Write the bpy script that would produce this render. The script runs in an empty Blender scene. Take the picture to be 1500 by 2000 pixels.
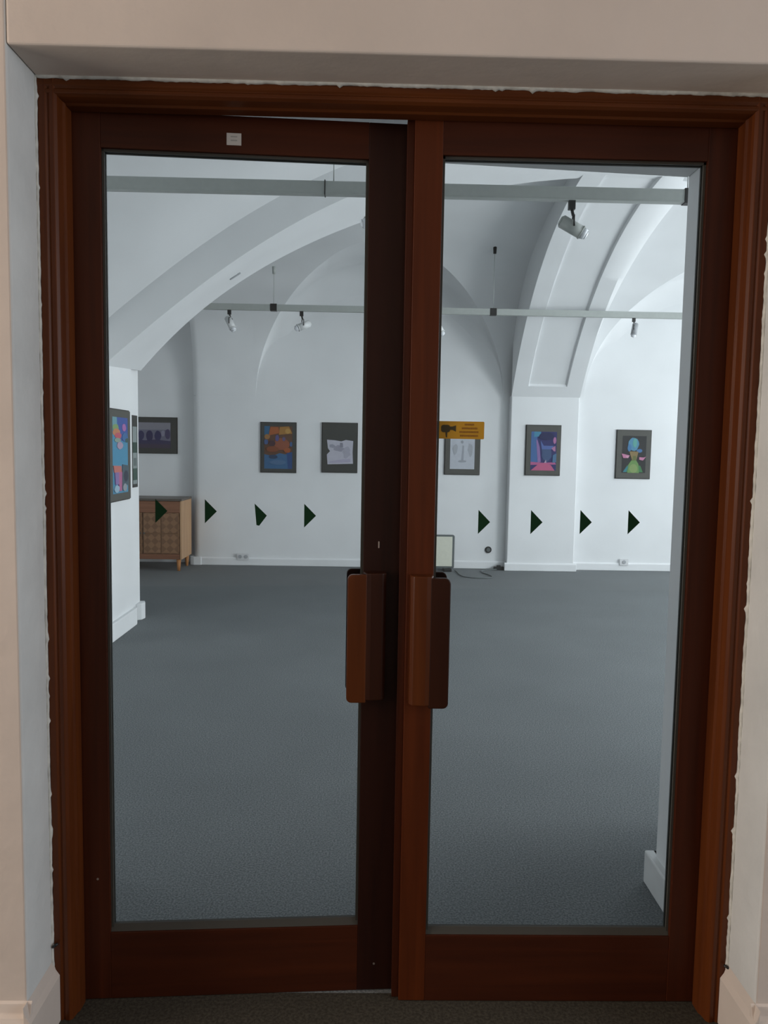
import bpy, bmesh, math, random
import numpy as np
from mathutils import Vector, Matrix
random.seed(7)
C = bpy.context.scene.collection
S = bpy.context.scene
PI = math.pi

# ------------------------------------------------------------------ camera
H = 1.496                                    # eye height
pitch, yaw, roll = math.radians(4.76), math.radians(1.05), 0.0170
Fv = Vector((math.sin(yaw)*math.cos(pitch), math.cos(yaw)*math.cos(pitch), -math.sin(pitch)))
Rv = Vector((math.cos(yaw), -math.sin(yaw), 0))
Uv = Rv.cross(Fv)
R2 = Rv*math.cos(roll) + Uv*math.sin(roll)
U2 = Uv*math.cos(roll) - Rv*math.sin(roll)
cd = bpy.data.cameras.new('camera')
cd.sensor_fit = 'VERTICAL'; cd.sensor_height = 36; cd.sensor_width = 27
cd.lens = 1502/2000*36
cd.clip_start = 0.05
cam = bpy.data.objects.new('camera', cd); C.objects.link(cam)
m = Matrix((R2, U2, -Fv)).transposed().to_4x4(); m.translation = (0, 0, H)
cam.matrix_world = m
S.camera = cam

# ------------------------------------------------------------------ light
S.view_settings.view_transform = 'Standard'
S.view_settings.look = 'None'
S.view_settings.gamma = 1
S.view_settings.use_curve_mapping = False
S.view_settings.exposure = 0.0
w = bpy.data.worlds.new('sky'); S.world = w; w.use_nodes = True
w.node_tree.nodes['Background'].inputs[0].default_value = (0.62, 0.72, 0.85, 1)
w.node_tree.nodes['Background'].inputs[1].default_value = 0.5

def area(name, loc, rot, sx, sy, power, col):
    l = bpy.data.lights.new(name, 'AREA'); l.shape = 'RECTANGLE'; l.size = sx; l.size_y = sy
    l.energy = power; l.color = col
    o = bpy.data.objects.new(name, l); C.objects.link(o); o.location = loc; o.rotation_euler = rot
    return o
# daylight entering by the tall windows of the right-hand gallery wall (light faces -X)
area('window_daylight_far', (6.36, 8.0, 1.95), (0, math.radians(90), 0), 2.1, 2.2, 84, (0.93, 0.97, 1.0))
area('window_daylight_near', (6.36, 4.2, 1.95), (0, math.radians(90), 0), 2.1, 2.2, 225, (0.93, 0.97, 1.0))
# fill light added at a made-up left window, near half (faces +X)
area('window_daylight_left', (-4.92, 4.1, 1.95), (0, math.radians(-90), 0), 2.1, 1.8, 34, (0.94, 0.98, 1.0))
# the two ends of the corridor the camera stands in
area('corridor_window_left', (-4.6, 0.2, 1.9), (0, math.radians(-90), 0), 2.2, 2.4, 146, (1.0, 0.88, 0.76))
area('corridor_window_right', (4.6, 0.0, 1.9), (0, math.radians(90), 0), 2.2, 2.4, 92, (0.92, 0.96, 1.0))

# ------------------------------------------------------------------ materials
def new_mat(name):
    mt = bpy.data.materials.new(name); mt.use_nodes = True
    nt = mt.node_tree; b = nt.nodes['Principled BSDF']
    return mt, nt, b
def plain(name, col, rough=0.6, metal=0.0, spec=0.5):
    mt, nt, b = new_mat(name)
    n = nt.nodes.new('ShaderNodeTexNoise'); n.inputs['Scale'].default_value = 30
    r = nt.nodes.new('ShaderNodeValToRGB')
    r.color_ramp.elements[0].color = tuple(c*0.93 for c in col)+(1,)
    r.color_ramp.elements[1].color = tuple(min(1, c*1.07) for c in col)+(1,)
    tc = nt.nodes.new('ShaderNodeTexCoord')
    nt.links.new(tc.outputs['Object'], n.inputs['Vector'])
    nt.links.new(n.outputs['Fac'], r.inputs[0]); nt.links.new(r.outputs[0], b.inputs['Base Color'])
    b.inputs['Roughness'].default_value = rough; b.inputs['Metallic'].default_value = metal
    b.inputs['Specular IOR Level'].default_value = spec
    return mt
def plaster(name, col, bump=0.15, var=0.05, scale=2.2):
    mt, nt, b = new_mat(name)
    tc = nt.nodes.new('ShaderNodeTexCoord')
    n = nt.nodes.new('ShaderNodeTexNoise'); n.inputs['Scale'].default_value = scale; n.inputs['Detail'].default_value = 5
    r = nt.nodes.new('ShaderNodeValToRGB')
    r.color_ramp.elements[0].position = 0.3; r.color_ramp.elements[1].position = 0.7
    r.color_ramp.elements[0].color = tuple(c*(1-var) for c in col)+(1,)
    r.color_ramp.elements[1].color = tuple(min(1, c*(1+var)) for c in col)+(1,)
    n2 = nt.nodes.new('ShaderNodeTexNoise'); n2.inputs['Scale'].default_value = 14; n2.inputs['Detail'].default_value = 4
    bp = nt.nodes.new('ShaderNodeBump'); bp.inputs['Strength'].default_value = bump; bp.inputs['Distance'].default_value = 0.01
    L = nt.links.new
    L(tc.outputs['Object'], n.inputs['Vector']); L(tc.outputs['Object'], n2.inputs['Vector'])
    L(n.outputs['Fac'], r.inputs[0]); L(r.outputs[0], b.inputs['Base Color'])
    L(n2.outputs['Fac'], bp.inputs['Height']); L(bp.outputs[0], b.inputs['Normal'])
    b.inputs['Roughness'].default_value = 0.75; b.inputs['Specular IOR Level'].default_value = 0.25
    return mt
def wood(name, dark, light, axis='Z', rough=0.4, coarse=1.0, spec=0.24):
    mt, nt, b = new_mat(name)
    tc = nt.nodes.new('ShaderNodeTexCoord'); mp = nt.nodes.new('ShaderNodeMapping')
    sc = {'Z': (38, 38, 1.6), 'X': (1.6, 38, 38), 'Y': (38, 1.6, 38)}[axis]
    mp.inputs['Scale'].default_value = tuple(s*coarse for s in sc)
    n = nt.nodes.new('ShaderNodeTexNoise'); n.inputs['Scale'].default_value = 1; n.inputs['Detail'].default_value = 8; n.inputs['Distortion'].default_value = 0.6
    mp2 = nt.nodes.new('ShaderNodeMapping'); mp2.inputs['Scale'].default_value = tuple(s*0.12 for s in sc)
    n2 = nt.nodes.new('ShaderNodeTexNoise'); n2.inputs['Scale'].default_value = 1; n2.inputs['Detail'].default_value = 3
    mx = nt.nodes.new('ShaderNodeMath'); mx.operation = 'ADD'
    hf = nt.nodes.new('ShaderNodeMath'); hf.operation = 'MULTIPLY'; hf.inputs[1].default_value = 0.5
    r = nt.nodes.new('ShaderNodeValToRGB')
    r.color_ramp.elements[0].position = 0.36; r.color_ramp.elements[1].position = 0.64
    r.color_ramp.elements[0].color = dark+(1,); r.color_ramp.elements[1].color = light+(1,)
    bp = nt.nodes.new('ShaderNodeBump'); bp.inputs['Strength'].default_value = 0.12; bp.inputs['Distance'].default_value = 0.003
    L = nt.links.new
    L(tc.outputs['Object'], mp.inputs[0]); L(mp.outputs[0], n.inputs['Vector'])
    L(tc.outputs['Object'], mp2.inputs[0]); L(mp2.outputs[0], n2.inputs['Vector'])
    L(n.outputs['Fac'], mx.inputs[0]); L(n2.outputs['Fac'], mx.inputs[1]); L(mx.outputs[0], hf.inputs[0])
    L(hf.outputs[0], r.inputs[0]); L(r.outputs[0], b.inputs['Base Color'])
    L(n.outputs['Fac'], bp.inputs['Height']); L(bp.outputs[0], b.inputs['Normal'])
    b.inputs['Roughness'].default_value = rough; b.inputs['Specular IOR Level'].default_value = spec
    return mt
def carpet(name, c0, c1, scale=150):
    mt, nt, b = new_mat(name)
    tc = nt.nodes.new('ShaderNodeTexCoord')
    n = nt.nodes.new('ShaderNodeTexNoise'); n.inputs['Scale'].default_value = scale; n.inputs['Detail'].default_value = 3; n.inputs['Roughness'].default_value = 0.7
    r = nt.nodes.new('ShaderNodeValToRGB')
    r.color_ramp.elements[0].position = 0.38; r.color_ramp.elements[1].position = 0.64
    r.color_ramp.elements[0].color = c0+(1,); r.color_ramp.elements[1].color = c1+(1,)
    n2 = nt.nodes.new('ShaderNodeTexNoise'); n2.inputs['Scale'].default_value = 1.4; n2.inputs['Detail'].default_value = 3
    r2 = nt.nodes.new('ShaderNodeValToRGB')
    r2.color_ramp.elements[0].color = (0.86, 0.86, 0.86, 1); r2.color_ramp.elements[1].color = (1.1, 1.1, 1.1, 1)
    mu = nt.nodes.new('ShaderNodeMix'); mu.data_type = 'RGBA'; mu.blend_type = 'MULTIPLY'; mu.inputs[0].default_value = 1
    bp = nt.nodes.new('ShaderNodeBump'); bp.inputs['Strength'].default_value = 0.35; bp.inputs['Distance'].default_value = 0.003
    L = nt.links.new
    L(tc.outputs['Object'], n.inputs['Vector']); L(tc.outputs['Object'], n2.inputs['Vector'])
    L(n.outputs['Fac'], r.inputs[0]); L(n2.outputs['Fac'], r2.inputs[0])
    L(r.outputs[0], mu.inputs[6]); L(r2.outputs[0], mu.inputs[7]); L(mu.outputs[2], b.inputs['Base Color'])
    L(n.outputs['Fac'], bp.inputs['Height']); L(bp.outputs[0], b.inputs['Normal'])
    b.inputs['Roughness'].default_value = 0.95; b.inputs['Specular IOR Level'].default_value = 0.1
    return mt
def glass(name, tint):
    mt = bpy.data.materials.new(name); mt.use_nodes = True
    nt = mt.node_tree; nt.nodes.clear()
    out = nt.nodes.new('ShaderNodeOutputMaterial'); mix = nt.nodes.new('ShaderNodeMixShader')
    tr = nt.nodes.new('ShaderNodeBsdfTransparent'); tr.inputs[0].default_value = tint+(1,)
    gl = nt.nodes.new('ShaderNodeBsdfGlossy'); gl.inputs['Roughness'].default_value = 0.02
    fr = nt.nodes.new('ShaderNodeFresnel'); fr.inputs[0].default_value = 1.28
    nt.links.new(fr.outputs[0], mix.inputs[0]); nt.links.new(tr.outputs[0], mix.inputs[1])
    nt.links.new(gl.outputs[0], mix.inputs[2]); nt.links.new(mix.outputs[0], out.inputs[0])
    return mt
def parquet(name):
    mt, nt, b = new_mat(name)
    tc = nt.nodes.new('ShaderNodeTexCoord'); mp = nt.nodes.new('ShaderNodeMapping')
    mp.inputs['Rotation'].default_value = (0, math.radians(45), 0)
    ck = nt.nodes.new('ShaderNodeTexChecker'); ck.inputs['Scale'].default_value = 16
    ck.inputs[1].default_value = (0.27, 0.145, 0.075, 1); ck.inputs[2].default_value = (0.19, 0.098, 0.05, 1)
    nt.links.new(tc.outputs['Object'], mp.inputs[0]); nt.links.new(mp.outputs[0], ck.inputs[0])
    nt.links.new(ck.outputs[0], b.inputs['Base Color']); b.inputs['Roughness'].default_value = 0.5
    return mt

M = {
 'gallery': plaster('gallery_white_plaster', (0.80, 0.82, 0.83), 0.12, 0.03),
 'cream': plaster('cream_wall_paint', (0.655, 0.575, 0.515), 0.25, 0.05, 3.0),
 'reveal': plaster('white_reveal_paint', (0.66, 0.67, 0.66), 0.5, 0.07, 5.0),
 'filler': plaster('dried_filler_paint', (0.62, 0.62, 0.58), 1.0, 0.18, 40.0),
 'skirting': plain('white_skirting_gloss', (0.77, 0.785, 0.785), 0.5),
 'crack': plain('dark_crack', (0.10, 0.09, 0.07), 0.9),
 'carpet': carpet('grey_carpet', (0.12, 0.132, 0.138), (0.26, 0.28, 0.285)),
 'brown_floor': carpet('brown_corridor_carpet', (0.040, 0.036, 0.028), (0.078, 0.070, 0.055), 120),
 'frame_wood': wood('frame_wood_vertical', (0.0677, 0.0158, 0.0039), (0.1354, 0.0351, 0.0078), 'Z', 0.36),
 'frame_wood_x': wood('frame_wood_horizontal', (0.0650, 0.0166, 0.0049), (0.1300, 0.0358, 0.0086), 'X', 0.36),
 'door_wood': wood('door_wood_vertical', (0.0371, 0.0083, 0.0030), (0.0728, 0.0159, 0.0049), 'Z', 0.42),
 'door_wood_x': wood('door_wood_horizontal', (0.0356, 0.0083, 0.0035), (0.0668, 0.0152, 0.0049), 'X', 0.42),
 'stile_bright': wood('reddish_meeting_stile_wood', (0.0582, 0.0118, 0.0028), (0.1040, 0.0225, 0.0050), 'Z', 0.42),  # reddish wood with the light on the right meeting stile in its colour
 'stile_dark': wood('blackened_meeting_stile_wood', (0.0150, 0.0045, 0.0030), (0.0275, 0.0075, 0.0040), 'Z', 0.42),  # shade on the set-back left meeting stile, put into the wood colour
 'handle_wood': wood('worn_handle_wood', (0.0554, 0.0130, 0.0034), (0.1058, 0.0286, 0.0071), 'Z', 0.33),  # lit copy of the handle wood, brightness held in the colour
 'handle_wood_dark': wood('dark_handle_wood', (0.0200, 0.0048, 0.0020), (0.0340, 0.0088, 0.0032), 'Z', 0.4),  # same handle wood with the shade painted into its colour
 'bead': plain('dark_glazing_bead', (0.045, 0.043, 0.036), 0.6),
 'glass': glass('door_glass', (0.975, 0.985, 0.985)),
 'rail': plain('pale_rail_enamel', (0.42, 0.45, 0.43), 0.4),
 'black': plain('black_plastic', (0.012, 0.014, 0.014), 0.45),
 'lamp': plain('white_lamp_enamel', (0.74, 0.76, 0.76), 0.35),
 'lens': plain('lamp_lens', (0.85, 0.88, 0.92), 0.12),
 'mount': plain('charcoal_mount_board', (0.055, 0.060, 0.056), 0.8),
 'mount_light': plain('grey_mount_board', (0.090, 0.092, 0.084), 0.8),
 'edge': plain('dark_board_edge', (0.030, 0.032, 0.030), 0.7),
 'green': plain('dark_green_vinyl', (0.003, 0.032, 0.010), 0.6, spec=0.2),
 'yellow': plain('yellow_vinyl', (0.50, 0.26, 0.012), 0.5),
 'ochre': plain('brown_print', (0.27, 0.115, 0.006), 0.5),
 'ink': plain('black_print', (0.045, 0.035, 0.010), 0.5),
 'label_white': plain('white_label_paper', (0.50, 0.48, 0.46), 0.7),
 'label_grey': plain('grey_label_print', (0.33, 0.33, 0.32), 0.7),
 'metal': plain('worn_steel', (0.6, 0.55, 0.52), 0.3, 0.9),
 'socket': plain('white_socket_plastic', (0.72, 0.73, 0.74), 0.35),
 'socket_grey': plain('grey_socket_plastic', (0.40, 0.42, 0.44), 0.45),
 'heater': plain('ivory_panel', (0.72, 0.73, 0.62), 0.45),
 'heater_frame': plain('slate_frame', (0.12, 0.14, 0.14), 0.45),
 'cab_side': wood('light_cabinet_side', (0.42, 0.25, 0.14), (0.56, 0.35, 0.20), 'Z', 0.5),
 'cab': wood('brown_cabinet_wood', (0.19, 0.085, 0.05), (0.28, 0.13, 0.075), 'X', 0.5),
 'cab_top': plain('dark_cabinet_top', (0.10, 0.085, 0.07), 0.4),
 'cab_leg': wood('orange_cabinet_leg', (0.40, 0.17, 0.06), (0.52, 0.24, 0.09), 'Z', 0.5),
 'parquet': parquet('diamond_veneer'),
}
_paint = {}
def paint(c):
    if c not in _paint: _paint[c] = plain('paint_%02d' % len(_paint), c, 0.7)
    return _paint[c]
def srgb(r, g, b):
    a = (r+g+b)/3; r, g, b = [(a+(v-a)*0.80)*0.90 for v in (r, g, b)]
    f = lambda v: ((v/255+0.055)/1.055)**2.4 if v/255 > 0.04045 else v/255/12.92
    return (round(f(r), 4), round(f(g), 4), round(f(b), 4))

# ------------------------------------------------------------------ mesh helpers
class MB:
    def __init__(s): s.bm = bmesh.new()
    def box(s, x0, x1, y0, y1, z0, z1, mi=0):
        v = [s.bm.verts.new(p) for p in ((x0,y0,z0),(x1,y0,z0),(x1,y1,z0),(x0,y1,z0),(x0,y0,z1),(x1,y0,z1),(x1,y1,z1),(x0,y1,z1))]
        for f in ((0,3,2,1),(4,5,6,7),(0,1,5,4),(1,2,6,5),(2,3,7,6),(3,0,4,7)):
            s.bm.faces.new([v[i] for i in f]).material_index = mi
        return s
    def prism(s, pts, axis, a, b, mi=0):
        """pts: 2D outline; axis 'X': (y,z); 'Y': (x,z); 'Z': (x,y). Extruded from a to b."""
        def P(p, t): return {'X': (t, p[0], p[1]), 'Y': (p[0], t, p[1]), 'Z': (p[0], p[1], t)}[axis]
        A = [s.bm.verts.new(P(p, a)) for p in pts]; B = [s.bm.verts.new(P(p, b)) for p in pts]
        n = len(pts)
        s.bm.faces.new(A).material_index = mi; s.bm.faces.new(B[::-1]).material_index = mi
        for i in range(n):
            s.bm.faces.new((A[i], A[(i+1) % n], B[(i+1) % n], B[i])).material_index = mi
        return s
    def cyl(s, p0, p1, r0, r1=None, n=20, mi=0):
        r1 = r0 if r1 is None else r1
        p0, p1 = Vector(p0), Vector(p1); d = (p1-p0).normalized()
        u = d.orthogonal().normalized(); v = d.cross(u)
        A = [s.bm.verts.new(p0+(u*math.cos(t)+v*math.sin(t))*r0) for t in [2*PI*i/n for i in range(n)]]
        B = [s.bm.verts.new(p1+(u*math.cos(t)+v*math.sin(t))*r1) for t in [2*PI*i/n for i in range(n)]]
        s.bm.faces.new(A[::-1]).material_index = mi; s.bm.faces.new(B).material_index = mi
        for i in range(n):
            f = s.bm.faces.new((A[i], A[(i+1) % n], B[(i+1) % n], B[i])); f.material_index = mi; f.smooth = True
        return s
    def tube(s, pts, r, n=8, mi=0):
        rings = []
        for i, p in enumerate(pts):
            p = Vector(p); a = Vector(pts[max(0, i-1)]); b = Vector(pts[min(len(pts)-1, i+1)])
            d = (b-a).normalized(); up = Vector((0, 0, 1)) if abs(d.z) < 0.9 else Vector((1, 0, 0))
            u = d.cross(up).normalized(); v = u.cross(d)
            rings.append([s.bm.verts.new(p+(u*math.cos(t)+v*math.sin(t))*r) for t in [2*PI*k/n for k in range(n)]])
        for A, B in zip(rings, rings[1:]):
            for k in range(n):
                f = s.bm.faces.new((A[k], A[(k+1) % n], B[(k+1) % n], B[k])); f.smooth = True; f.material_index = mi
        s.bm.faces.new(rings[0]).material_index = mi; s.bm.faces.new(rings[-1][::-1]).material_index = mi
        return s
    def grid(s, P, smooth=True, mi=0):
        V = [[s.bm.verts.new(p) for p in row] for row in P]
        for i in range(len(V)-1):
            for j in range(len(V[0])-1):
                q = []
                for v in (V[i][j], V[i][j+1], V[i+1][j+1], V[i+1][j]):
                    if not any((v.co-w.co).length < 1e-6 for w in q): q.append(v)
                if len(q) >= 3:
                    f = s.bm.faces.new(q); f.smooth = smooth; f.material_index = mi
        return s
    def build(s, name, mats, parent=None, bevel=0, weld=False, recalc=True, seg=2, sharp=None):
        if weld: bmesh.ops.remove_doubles(s.bm, verts=s.bm.verts, dist=1e-5)
        if recalc: bmesh.ops.recalc_face_normals(s.bm, faces=s.bm.faces)
        me = bpy.data.meshes.new(name); s.bm.to_mesh(me); s.bm.free()
        if not isinstance(mats, (list, tuple)): mats = [mats]
        for mt in mats: me.materials.append(mt)
        if sharp: me.set_sharp_from_angle(angle=math.radians(sharp))
        o = bpy.data.objects.new(name, me); C.objects.link(o)
        if parent: o.parent = parent
        if bevel:
            b = o.modifiers.new('bevel', 'BEVEL'); b.width = bevel; b.segments = seg; b.limit_method = 'ANGLE'; b.angle_limit = math.radians(40)
        return o
def tag(o, label=None, cat=None, group=None, kind=None):
    if label: o['label'] = label
    if cat: o['category'] = cat
    if group: o['group'] = group
    if kind: o['kind'] = kind
    return o
def empty(name, loc=(0,0,0), rz=0, **k):
    o = bpy.data.objects.new(name, None); C.objects.link(o); o.location = loc; o.rotation_euler = (0, 0, rz)
    o.empty_display_size = 0.1
    return tag(o, **k)
def rrect(x0, x1, z0, z1, r, n=5, corners=(1,1,1,1)):
    pts = []
    for k, (cx, cz, a0) in enumerate(((x1-r, z0+r, -90), (x1-r, z1-r, 0), (x0+r, z1-r, 90), (x0+r, z0+r, 180))):
        if corners[k]:
            for i in range(n+1):
                a = math.radians(a0+90*i/n); pts.append((cx+r*math.cos(a), cz+r*math.sin(a)))
        else:
            pts.append(((x1, z0), (x1, z1), (x0, z1), (x0, z0))[k])
    return pts

# ------------------------------------------------------------------ the setting
# key lines of the plan (metres): corridor wall face Y 1.75, gallery begins Y 2.52, back wall Y 9.60
XL, XR = -0.800, 0.955      # opening in the corridor wall
ZT = 2.351
mb = MB()
mb.box(-5, 6.5, 2.0, 9.95, -0.1, 0.0)
tag(mb.build('floor', M['carpet']), 'grey carpet floor of the gallery beyond the glazed doors', 'floor', kind='structure')
mb = MB(); mb.box(-5, 6.5, -4.3, 2.0, -0.1, 0.0)
tag(mb.build('floor', M['brown_floor']), 'dark brown corridor floor in front of the doors', 'floor', kind='structure')

# corridor wall with the door opening, its outer face cream and its reveals white
mb = MB()
for (x0, x1, z0, z1) in ((-5, XL, 0, 3.3), (XR, 5, 0, 3.3), (XL, XR, ZT, 3.3)):
    mb.box(x0, x1, 1.75, 2.02, z0, z1)
for (x0, x1, z0, z1) in ((-5, -0.875, 0, 4.4), (1.0, 6.5, 0, 4.4)):
    mb.box(x0, x1, 2.02, 2.52, z0, z1, 2)
mb.prism([(-0.875, 2.432), (1.0, 2.372), (1.0, 4.4), (-0.875, 4.4)], 'Y', 2.02, 2.52, 2)
bm = mb.bm; bm.normal_update()
for f in bm.faces:
    c = f.calc_center_median()
    if f.material_index == 0 and 1.76 < c.y < 2.0 and XL-0.01 < c.x < XR+0.01 and c.z < 2.3: f.material_index = 1
tag(mb.build('wall_front', [M['cream'], M['reveal'], M['gallery']], recalc=True, bevel=0.006, seg=3),
    'cream plaster wall around the recessed double door', 'wall', kind='structure')
# the rest of the corridor
mb = MB(); mb.box(-5, 5, -4.3, -4.2, 0, 3.3)
tag(mb.build('wall_rear', M['cream']), 'cream corridor wall behind the viewer', 'wall', kind='structure')
mb = MB(); mb.box(-5, 5, -4.3, 1.75, 3.3, 3.4)
tag(mb.build('ceiling', M['cream']), 'cream corridor ceiling', 'ceiling', kind='structure')

# ---- vaults of the gallery
XC = 2.13                                     # axis of symmetry: centre of the cross arch
def even_fit(pts, deg=3):
    u = np.array([p[0]-XC for p in pts]); z = np.array([p[1] for p in pts])
    A = np.stack([u**(2*k) for k in range(deg+1)], 1)
    c = np.linalg.lstsq(A, z, rcond=None)[0]
    return lambda x: float(sum(c[k]*(x-XC)**(2*k) for k in range(deg+1)))
zA_arch = even_fit([(-1.95,2.07),(-1.90,2.109),(-1.584,2.335),(-1.314,2.576),(-1.002,2.835),(-0.746,3.02),(-0.465,3.169),(-0.038,3.31),(1.06,3.62),(1.6,3.71),(2.13,3.74)])
zB_arch = even_fit([(-1.965,2.094),(-1.528,2.546),(-1.164,2.821),(-0.865,3.033),(-0.538,3.184),(-0.044,3.388),(1.057,3.695),(1.612,3.757),(2.13,3.78)])
zC_vault = even_fit([(-1.95,2.36),(-1.58,2.66),(-1.31,2.846),(-1.0,3.10),(-0.63,3.315),(0,3.58),(0.8,3.78),(1.5,3.88),(2.13,3.92)])

# near vault (barrel over the front half of the room)
def near_z(x):
    u = abs(x-XC)
    if u > 4.25: return zC_vault(XC-(8.5-u))
    return zC_vault(XC-u)
xs = np.linspace(-5, 6.5, 120)
def near_zy(x, y):
    t = min(1, max(0, (5.68-y)/1.5)); t = min(t, 1) if y > 2.9 else 1
    return near_z(x)+(max(3.75, near_z(x))-near_z(x))*math.sin(t*PI/2)**1.3
mb = MB(); mb.grid([[(x, y, near_zy(x, y)) for y in (2.5, 3.5, 4.0, 4.2, 4.4, 4.6, 4.8, 5.0, 5.15, 5.3, 5.4, 5.5, 5.6, 5.69)] for x in xs])
tag(mb.build('ceiling', M['gallery'], recalc=False), 'smooth white vault over the near half of the gallery', 'ceiling', kind='structure')

# far cells: back wall with lunette + groined vault
def spline(pts, n):
    P = [np.array(p, float) for p in pts]; P = [2*P[0]-P[1]]+P+[2*P[-1]-P[-2]]
    out = []
    for i in range(1, len(P)-2):
        for k in range(n):
            t = k/n
            out.append(0.5*((2*P[i])+(-P[i-1]+P[i+1])*t+(2*P[i-1]-5*P[i]+4*P[i+1]-P[i+2])*t*t+(-P[i-1]+3*P[i]-3*P[i+1]+P[i+2])*t**3))
    out.append(P[-2]); return np.array(out)
BC = spline([(9.6,2.1),(9.57,2.45),(9.47,2.80),(9.30,3.07),(9.05,3.31),(8.70,3.53),(8.30,3.68),(7.8,3.80),(7.2,3.88),(6.55,3.92)], 12)
BT = np.concatenate([[0], np.cumsum(np.linalg.norm(np.diff(BC, axis=0), axis=1))])
def Bpt(t): return (float(np.interp(t, BT, BC[:, 0])), float(np.interp(t, BT, BC[:, 1])))
def t_of_z(z): return float(np.interp(z, BC[:, 1], BT))
CX, HA = 0.10, 1.53
def zA(x):
    u = (x-CX)/HA
    return 2.1 if abs(u) >= 1 else 2.1+1.58*math.sqrt(1-u*u)
def far_cell(mirror):
    X = [-2.12, -2.0, -1.85, -1.7, -1.55, CX-HA-0.002]
    X += [CX-HA*math.cos(PI*i/72) for i in range(1, 72)] + [CX+HA+0.002, 1.66, 1.75]
    wall_cols, vault_cols = [], []
    for x in X:
        z = zA(x); t0 = t_of_z(z); y0 = Bpt(t0)[0]
        q = min(0.30, (9.6-y0)*0.8)               # plaster cove between lunette and barrel
        wall_cols.append([(x, 9.6, zz) for zz in (0, 1.0, 1.7)] + [(x, 9.6, 1.7+(z-q-1.7)*k/6) for k in range(1, 7)])
        row = [(x, 9.6-q+q*math.cos(PI/2*k/7), z-q+q*math.sin(PI/2*k/7)) for k in range(8)] + [(x, y0, z)]
        for k in range(1, 41):
            y, zz = Bpt(t0+(BT[-1]-t0)*(k/40)**1.3); row.append((x, y, zz))
        vault_cols.append(row)
    # rounded outer edge on the free side of the bay
    r = 0.09
    base_w, base_v = wall_cols[0], vault_cols[0]
    prof = [(9.6, z) for z in (0, 1.0, 1.7)]
    def edge(col):
        out = []
        for th in [math.radians(a) for a in (15, 30, 45, 60, 75, 90)]:
            row = []
            for i, p in enumerate(col):
                a = Vector(col[max(0, i-1)][1:]); b = Vector(col[min(len(col)-1, i+1)][1:])
                d = (b-a)
                if d.length < 1e-6: d = Vector((0, 1))
                d.normalize(); n = Vector((-d.y, d.x))      # into the room: -Y side
                if n.x > 0: n = -n
                if col is base_v and i == 0: n = Vector((-1, 0))
                q = Vector(p[1:])-n*r*(1-math.cos(th))
                row.append((p[0]-r*math.sin(th), q.x, q.y))
            out.append(row)
        row = [(out[-1][i][0]-0.001, p[1]+0.25, p[2]) for i, p in enumerate(out[-1])]
        out.append(row)
        return out[::-1]
    wall_cols = edge(base_w)+wall_cols
    vault_cols = edge([base_v[8]]*0 or base_v[8:]) + [c[8:] for c in vault_cols] if False else vault_cols
    ev = edge(base_v[8:])
    mx = (lambda x: 2*XC-x) if mirror else (lambda x: x)
    W = [[(mx(p[0]), p[1], p[2]) for p in c] for c in wall_cols]
    V = [[(mx(p[0]), p[1], p[2]) for p in c] for c in vault_cols]
    E = [[(mx(p[0]), p[1], p[2]) for p in c] for c in ev+[base_v[8:]]]
    return W, V, E
for mirror in (False, True):
    W, V, E = far_cell(mirror)
    mb = MB(); mb.grid(W)
    tag(mb.build('wall_back', M['gallery'], recalc=False, weld=True, sharp=50), 'white back wall of the %s vaulted bay' % ('right' if mirror else 'middle'), 'wall', kind='structure')
    mb = MB(); mb.grid(V); mb.grid(E)
    tag(mb.build('ceiling', M['gallery'], recalc=False, weld=True, sharp=32), 'groined white vault over the %s far bay' % ('right' if mirror else 'middle'), 'ceiling', kind='structure')

# recess to the left of the bay, outer walls
mb = MB(); mb.box(-5, -1.9, 9.78, 9.95, 0, 4.4)
tag(mb.build('wall_recess', M['gallery']), 'shaded wall of the left recess behind the wooden cabinet', 'wall', kind='structure')
mb = MB(); mb.box(-5, 6.5, 9.9, 10.0, 0, 4.5)
tag(mb.build('wall_outer', M['gallery']), 'outer wall behind the vaulted bays', 'wall', kind='structure')
mb = MB()
for (y0, y1, z0, z1) in ((2.02, 3.2, 0, 4.5), (5.0, 10, 0, 4.5), (3.2, 5.0, 0, 0.9), (3.2, 5.0, 3.0, 4.5)): mb.box(-5.2, -4.96, y0, y1, z0, z1)
tag(mb.build('wall_left', M['gallery']), 'left wall of the gallery', 'wall', kind='structure')
mb = MB(); mb.box(-5, 6.5, 5.6, 10.0, 4.3, 4.4); mb.box(-5, -2.19, 6.5, 9.9, 3.95, 4.0)
tag(mb.build('ceiling', M['gallery']), 'flat ceiling above the left recess', 'ceiling', kind='structure')
mb = MB()
for (y0, y1, z0, z1) in ((2.02, 3.1, 0, 4.5), (5.3, 6.9, 0, 4.5), (9.1, 10, 0, 4.5), (3.1, 5.3, 0, 0.9), (3.1, 5.3, 3.0, 4.5), (6.9, 9.1, 0, 0.9), (6.9, 9.1, 3.0, 4.5)):
    mb.box(6.40, 6.7, y0, y1, z0, z1)
tag(mb.build('wall_right', M['gallery']), 'right wall of the gallery with two tall windows', 'wall', kind='structure')
for n, y0 in ((1, 3.1), (2, 6.9)):
    mb = MB(); mb.box(6.55, 6.6, y0, y0+0.06, 0.9, 3.0).box(6.55, 6.6, y0+2.14, y0+2.2, 0.9, 3.0)
    mb.box(6.55, 6.6, y0, y0+2.2, 0.9, 0.96).box(6.55, 6.6, y0, y0+2.2, 2.94, 3.0).box(6.555, 6.595, y0+1.07, y0+1.13, 0.9, 3.0)
    tag(mb.build('window_%d' % n, M['skirting']), 'tall white window frame in the right gallery wall', 'window', kind='structure')

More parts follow.
